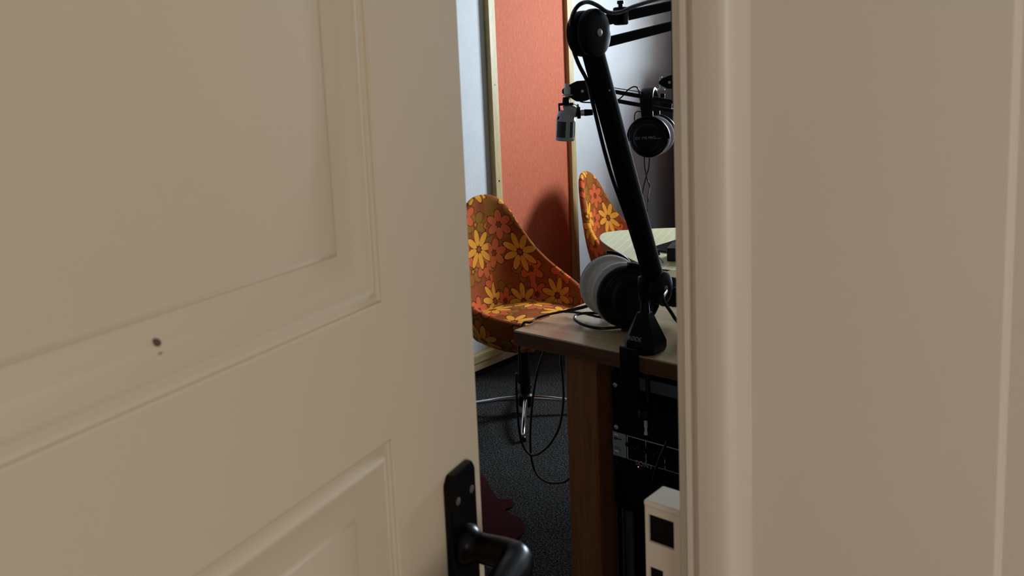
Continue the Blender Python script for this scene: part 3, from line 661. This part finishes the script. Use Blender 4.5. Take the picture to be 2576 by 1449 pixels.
# ------------------------------------------------------------------ swivel shell chairs (local: faces +X, floor at z 0)
def chair(label, base_rot):
    t = thing('shell_chair', (0, 0, 0), label, 'chair', None)
    ZT = [(0, .425), (25, .430), (50, .450), (75, .478), (95, .508), (112, .548), (126, .600), (138, .670), (148, .755), (158, .825), (168, .850), (180, .855)]
    def zr(th):
        a = abs(math.degrees(th))
        for (a0, z0), (a1, z1) in zip(ZT[:-1], ZT[1:]):
            if a <= a1: u = (a-a0)/(a1-a0); return z0+(z1-z0)*(u)
        return ZT[-1][1]
    NT_, NP = 72, 20
    bm = bmesh.new(); uvl = bm.loops.layers.uv.new('UVMap'); G = []
    zs = [zr(-math.pi+2*math.pi*i/NT_) for i in range(NT_)]
    for _ in range(2): zs = [(zs[i-1]+2*zs[i]+zs[(i+1) % NT_])/4 for i in range(NT_)]
    for i in range(NT_):
        th = -math.pi+2*math.pi*i/NT_; c_, s_ = math.cos(th), math.sin(th); h = zs[i]; k = (h-.42)/.43
        rim = V3((.27*c_*(1 if c_ > 0 else .93)-.015*k, .268*s_*(1-.04*max(0, k-.2)), h)); 
        p0 = V3((.03*c_, .03*s_, .285)); p1 = V3((.20*c_, .20*s_, .285)); p2 = V3((.272*c_+.035*k, .262*s_, .33+.16*k)); row = []
        for j in range(NP+1):
            u = j/NP; row.append(p0*(1-u)**3+p1*3*u*(1-u)**2+p2*3*u*u*(1-u)+rim*u**3)
        G.append(row)
    VV = [[bm.verts.new(p) for p in row] for row in G]
    L_ = [[0]*(NP+1) for _ in range(NT_)]
    for i in range(NT_):
        for j in range(1, NP+1): L_[i][j] = L_[i][j-1]+(G[i][j]-G[i][j-1]).length
    for i in range(NT_):
        i2 = (i+1) % NT_
        for j in range(NP):
            fc = bm.faces.new((VV[i][j], VV[i2][j], VV[i2][j+1], VV[i][j+1]))
            for lp, (ii, jj) in zip(fc.loops, ((i, j), (i+1, j), (i+1, j+1), (i, j+1))):
                lp[uvl].uv = ((ii/NT_)*2*math.pi*.262, L_[ii % NT_][jj])
    bc = bm.verts.new((0, 0, .285))
    for i in range(NT_): bm.faces.new((VV[(i+1) % NT_][0], VV[i][0], bc))
    bmesh.ops.recalc_face_normals(bm, faces=bm.faces)
    me = bpy.data.meshes.new('shell'); bm.to_mesh(me); bm.free(); me.materials.append(MAT['flower']); me.shade_smooth()
    o = bpy.data.objects.new('shell', me); COL.objects.link(o); o.parent = t
    so = o.modifiers.new('thick', 'SOLIDIFY'); so.thickness = .026; so.offset = -1
    ss = o.modifiers.new('sub', 'SUBSURF'); ss.levels = 1; ss.render_levels = 2
    # seat cushion
    bm = bmesh.new(); uvl = bm.loops.layers.uv.new('UVMap'); rings = []
    for r_, z_ in ((.90, .330), (1.0, .360), (1.02, .385), (.97, .402), (.85, .412), (.6, .420), (.3, .424), (.04, .425)):
        rings.append([V3((.228*r_*math.cos(2*math.pi*i/48)+.010+(.008 if math.cos(2*math.pi*i/48) > 0 else 0), .222*r_*math.sin(2*math.pi*i/48), z_+.012*r_*math.cos(2*math.pi*i/48))) for i in range(48)])
    RV = [[bm.verts.new(p) for p in r] for r in rings]
    for A, B in zip(RV[:-1], RV[1:]):
        for i in range(48):
            j = (i+1) % 48; bm.faces.new((A[i], A[j], B[j], B[i]))
    bm.faces.new(RV[-1]); bm.faces.new(RV[0][::-1])
    for fc in bm.faces:
        for lp in fc.loops: lp[uvl].uv = (lp.vert.co.x+3.02, lp.vert.co.y+2.05)
    bmesh.ops.recalc_face_normals(bm, faces=bm.faces)
    me = bpy.data.meshes.new('seat'); bm.to_mesh(me); bm.free(); me.materials.append(MAT['flower']); me.shade_smooth()
    o = bpy.data.objects.new('seat_cushion', me); COL.objects.link(o); o.parent = t
    # pedestal
    b = MB(); b.cyl((0, 0, .05), (0, 0, .29), .021, n=24); b.build('column', 'smoked_chrome', t)
    b = MB(); b.lathe([(.026, 0), (.030, .004), (.030, .045), (.024, .052)], (0, 0, .030), Z, 28); b.build('hub', 'black_plastic', t)
    b = MB(); b.lathe([(.02, 0), (.11, .006), (.115, .012)], (0, 0, .276), Z, 28); b.build('seat_plate', 'black_matte', t)
    for q_ in range(4):
        a = math.radians(base_rot+90*q_); d_ = V3((math.cos(a), math.sin(a), 0)); n_ = V3((-d_.y, d_.x, 0))
        b = MB(); rings = []
        for r_, z_, w_, h_ in ((.026, .062, .010, .010), (.10, .057, .010, .009), (.20, .044, .009, .008), (.27, .030, .008, .007), (.280, .026, .006, .004)):
            rings.append([d_*r_+Z*z_+n_*w_*math.cos(2*math.pi*i/14)+Z*h_*math.sin(2*math.pi*i/14) for i in range(14)])
        b.rings(rings); lg = b.build('leg', 'chrome', t)
        b = MB(); b.lathe([(.011, 0), (.012, .003), (.010, .016), (.006, .020)], d_*.270, Z, 18); b.build('glide', 'black_plastic', lg)
    return t
C1 = chair('orange flower-patterned shell chair nearer the door, left of the oak desk', -39)
C2 = copy_tree(C1)
C2['label'] = 'orange flower-patterned shell chair behind the cream table'
C1['group'] = C2['group'] = 'flower-patterned swivel shell chairs'
C1.location = (-2.135, 2.520, 0); C1.rotation_euler.z = math.radians(-14)
C2.location = (-2.215, 3.47, 0); C2.rotation_euler.z = math.radians(14)

# ------------------------------------------------------------------ dark red cut rug on the carpet
pts = [(1150, 1180), (1214, 1197), (1232, 1225), (1250, 1252), (1262, 1257), (1285, 1256), (1292, 1264), (1285, 1276), (1268, 1284), (1290, 1296), (1312, 1308), (1320, 1326), (1312, 1346), (1292, 1358), (1258, 1356), (1215, 1347), (1150, 1340)]
pl = [on_z(px, py, .006) for px, py in pts]
rc = cr([(p.x, p.y, 0) for p in pl], 3, True)
MB().prism([(p.x, p.y) for p in rc], (0, 0, .0005), X, Y, Z*.007, .002).build('rug', 'red_rug')
tag(bpy.data.objects['rug'], 'dark red shaggy rug with a lobed outline on the grey carpet', 'rug')

# ------------------------------------------------------------------ far boom arms and microphones over the table
def frame_at(px, py, d):
    o = at_d(px, py, d); r = ray(px, py); a = V3((r.x, r.y, 0)).normalized(); return o, a.cross(Z), a      # right, away
t_o, t_r, t_a = frame_at(1465, 229, 2.25)
t = thing('microphone_stand', t_o, 'thin black microphone arm reaching left above the cream table', 'microphone stand')
def fa(px, py, d=2.25): return at_d(px, py, d)
def rod(p0, p1, r, mat, par, name, n=10): return MB().cyl(p0, p1, r, n=n).build(name, mat, par)
def bar2(p0, p1, w, tx, par, name, mat):
    p0, p1 = V3(p0), V3(p1); d_ = (p1-p0); L = d_.length; d_.normalize(); s_ = t_a.cross(d_).normalized()*-1; n_ = d_.cross(s_)
    R_ = Matrix((d_, s_, n_)).transposed(); return MB().box((p0+p1)/2, (L, w, tx), R_, min(w, tx)*.2).build(name, mat, par)
bar2(fa(1478, 219), fa(1760, 268), .0105, .010, t, 'upper_bar', 'black_plastic'); bar2(fa(1478, 240), fa(1760, 292), .0105, .010, t, 'lower_bar', 'black_plastic')
bar2(fa(1500, 214), fa(1640, 236), .0022, .0022, t, 'spring', 'dark_steel')
cpl = [(-.052, .006), (-.040, .014), (-.014, .026), (.010, .027), (.022, .022), (.024, -.020), (.006, -.026), (-.016, -.026), (-.040, -.010), (-.052, -.004)]
MB().prism(cpl, t_o-t_a*.010, t_r, Z, t_a*.020, .003).build('end_bracket', 'joint_black', t)
hd_ = MB().lathe([(.0165, 0), (.0170, .004), (.015, .009), (.0001, .011)], t_o-t_a*.009, -t_a, 26).build('joint_disc', 'black_plastic', t)
MB().lathe([(.0038, 0), (.0038, .0012), (.0001, .002)], t_o-t_a*.0195, -t_a, 14).build('bolt', 'nickel', hd_)
w_ = fa(1427, 231, 2.235)
b = MB(); b.box(w_+Z*.003, (.014, .014, .019), None, .003); b.cyl(w_+Z*.012, w_+Z*.021, .0055, n=14); b.cyl(w_-Z*.010, w_-Z*.007, .013, n=20); b.build('swivel_nut', 'nickel', t)
E_ = (fa(1760, 268)+fa(1760, 292))*.5; F_ = V3((E_.x+.02, E_.y+.02, TZ+.052))
MB().lathe([(.022, -.012), (.023, -.008), (.023, .008), (.022, .012)], E_, t_a, 28).build('elbow_disc', 'joint_black', t)
MB().cyl(E_, F_, .0075, n=14).build('lower_bar', 'black_plastic', t)
MB().lathe([(.034, 0), (.034, .006), (.016, .020), (.012, .055)], (F_.x, F_.y, TZ+.0005), Z, 28).build('foot', 'joint_black', t)
# silver microphone with black yoke
mo = fa(1424, 300); 
mt = thing('microphone', mo, 'silver microphone with side grilles hanging from the end of the thin arm', 'microphone')
ax_ = (Z*-1+t_r*-.075).normalized()
top = fa(1424, 291); sd_ = t_r
def sqring(c, ax, r, pw=.55, n=32, u0=None):
    u = (u0-ax*u0.dot(ax)).normalized(); v_ = ax.cross(u); out_ = []
    for i in range(n):
        a = 2*math.pi*i/n; ca, sa = math.cos(a), math.sin(a)
        out_.append(c+u*r*math.copysign(abs(ca)**pw, ca)+v_*r*math.copysign(abs(sa)**pw, sa))
    return out_
b = MB(); rg = []
for h, r_ in ((-.014, .0165), (-.006, .0215), (.002, .0235), (.008, .0242), (.010, .0255), (.0145, .0255), (.0150, .0240)): rg.append([top+ax_*h+(p) for p in [q_-top for q_ in sqring(top, ax_, r_, .9, 40, t_r)]])
b.rings(rg); b.build('mic_body', 'mic_silver', mt)
b = MB(); rg = [sqring(top+ax_*h, ax_, r_, .9, 40, t_r) for h, r_ in ((.0150, .0222), (.058, .0222))]; b.rings(rg); b.build('grille', 'grille', mt, 'dark wire grille')
b = MB()
for i in range(4):
    a = math.pi/4+math.pi/2*i+.5; u = t_r; v_ = ax_.cross(u).normalized(); dd = u*math.cos(a)+v_*math.sin(a)
    R_ = Matrix((dd, ax_.cross(dd), ax_)).transposed(); b.box(top+ax_*.036+dd*.0222, (.0045, .0105, .044), R_, .001)
rg = [sqring(top+ax_*h, ax_, r_, .9, 40, t_r) for h, r_ in ((.0555, .0235), (.0565, .0250), (.0620, .0246), (.0645, .0225), (.0650, .018))]; b.rings(rg); b.build('frame', 'mic_silver', mt)
# elbow with connector going right
e0 = top-ax_*.008; e1 = fa(1452, 284, 2.24); 
b = MB(); b.tube([e0+t_r*-.004, e0+t_r*.008+Z*.003, (e0+e1)/2+Z*.004, e1], [.0175, .017, .0145, .0120], 24); b.build('elbow', 'mic_silver', mt)
b = MB(); b.cyl(e1-t_r*.001, e1+t_r*.009, .0150, n=26, bev=.002); b.build('clamp_ring', 'black_plastic', mt)
b = MB(); b.cyl(e1+t_r*.009, e1+t_r*.018, .0078, n=20); b.build('plug_sleeve', 'nickel', mt)
b = MB(); b.cyl(e1+t_r*.018, e1+t_r*.040, .0088, .0075, n=20); b.build('plug', 'black_plastic', mt)
yk = MB(); yt = fa(1424, 262); yk.box(yt, (.010, .010, .007), None, .001)
R_ = Matrix((t_r, t_a, Z)).transposed(); yk.box(yt, (.040, .016, .0065), R_, .002); yk.cyl(yt, yt+Z*.018, .0105, .008, 18)
yk.box(yt-t_r*.0175-Z*.020, (.0050, .012, .038), R_, .002); yk.cyl(yt-t_r*.0175-Z*.035-t_a*.007, yt-t_r*.0175-Z*.035-t_a*.018, .0058, n=16); yk.box(yt+t_r*.014-Z*.008, (.005, .012, .014), R_, .001)
yk.build('yoke', 'black_plastic', mt)
b = MB(); b.tube(cr([yt+t_r*.018, yt+t_r*.026-Z*.004, yt+t_r*.031-Z*.012, yt+t_r*.029-Z*.020], 6), .0011, 8); b.ell(yt+t_r*.030-Z*.006, (.004, .004, .005)); b.build('thumb_lever', 'nickel', mt)
# thin cables round the far arm
cb = [fa(1452, 246), fa(1462, 256), fa(1490, 258), fa(1530, 258), fa(1550, 254), fa(1565, 243), fa(1580, 226), fa(1596, 218), fa(1606, 226), fa(1612, 262), fa(1618, 305)]
tag(MB().tube(cr(cb, 6), .0018, 8).build('cable', 'cable_black'), 'thin black cable wound along the far microphone arm', 'cable')
cb = [fa(1598, 316), fa(1596, 300), fa(1598, 285), fa(1606, 280), fa(1616, 284), fa(1618, 300)]
tag(MB().tube(cr(cb, 6), .0014, 8).build('cable', 'cable_black'), 'small black cable loop left of the hanging headphones', 'cable')
hc = [fa(1620, 380, 2.24), fa(1622, 420, 2.24), fa(1628, 450, 2.24), fa(1634, 470, 2.25), fa(1630, 500, 2.3), fa(1628, 560, 2.34), on_z(1640, 600, TZ+.003), on_z(1660, 640, TZ+.003)]
tag(MB().tube(cr(hc, 6), .0016, 8).build('headphone_cable', 'cable_black'), 'left one of two thin cables hanging below the far headphones', 'cable')
hc = [fa(1634, 380, 2.24), fa(1632, 420, 2.24), fa(1624, 450, 2.25), fa(1617, 480, 2.25), fa(1615, 515, 2.3), fa(1618, 560, 2.36), on_z(1632, 610, TZ+.003), on_z(1668, 660, TZ+.003)]
tag(MB().tube(cr(hc, 6), .0016, 8).build('headphone_cable', 'cable_black'), 'right one of two thin cables hanging below the far headphones', 'cable')
# second arm end and box-shaped microphone half hidden by the door frame
s_o, s_r, s_a = frame_at(1684, 207, 2.55)
t = thing('microphone_stand', s_o, 'black arm joint with a bright nut, partly hidden by the door frame', 'microphone stand')
MB().prism([(-.030, .004), (-.018, .013), (0, .020), (.02, .022), (.022, -.02), (-.006, -.018), (-.030, -.004)], s_o-s_a*.008, s_r, Z, s_a*.016, .002).build('end_bracket', 'joint_black', t)
hd_ = MB().lathe([(.014, 0), (.013, .005), (.0001, .008)], s_o-s_a*.008+s_r*.004, -s_a, 24).build('joint_disc', 'black_plastic', t)
MB().lathe([(.004, 0), (.004, .002), (.0001, .003)], s_o-s_a*.0158+s_r*.0, -s_a, 12).build('bolt', 'nickel', hd_)
b = MB(); q = at_d(1663, 212, 2.55); b.box(q, (.010, .010, .026), None, .003); b.cyl(q+Z*.012, q+Z*.022, .0035, n=12); b.cyl(q-Z*.016, q-Z*.011, .011, n=18); b.build('swivel_nut', 'nickel', t)
MB().cyl(s_o+s_r*.02, s_o+s_r*.30-Z*.05, .006, n=10).build('tube', 'black_plastic', t)
G_ = s_o+s_r*.30-Z*.05; MB().cyl(G_, (G_.x, G_.y, TZ+.02), .0075, n=14).build('post', 'black_plastic', t)
MB().lathe([(.032, 0), (.032, .006), (.014, .020), (.011, .03)], (G_.x, G_.y, TZ+.0005), Z, 28).build('foot', 'joint_black', t)
g0 = at_d(1670, 293, 2.55); mt = thing('microphone', g0, 'grey box-shaped microphone half hidden behind the hanging headphones', 'microphone')
R_ = Matrix((s_r, s_a, Z)).transposed() @ Matrix.Rotation(math.radians(6), 3, 'Y')
b = MB(); b.box(g0+s_r*.004, (.046, .036, .038), R_, .001); b.build('grille', 'grille', mt, 'grey wire grille')
b = MB(); b.box(g0+s_r*.004-Z*.021, (.050, .040, .006), R_, .001); b.box(g0+s_r*.004+Z*.021, (.050, .040, .006), R_, .001); b.box(g0+s_r*.027, (.004, .038, .046), R_, .001); b.build('frame', 'mic_silver', mt)
b = MB(); b.box(g0+s_r*.004+Z*.034, (.040, .034, .022), R_, .004); b.box(at_d(1666, 248, 2.55), (.014, .014, .03), R_, .003); b.build('mount', 'black_plastic', mt)
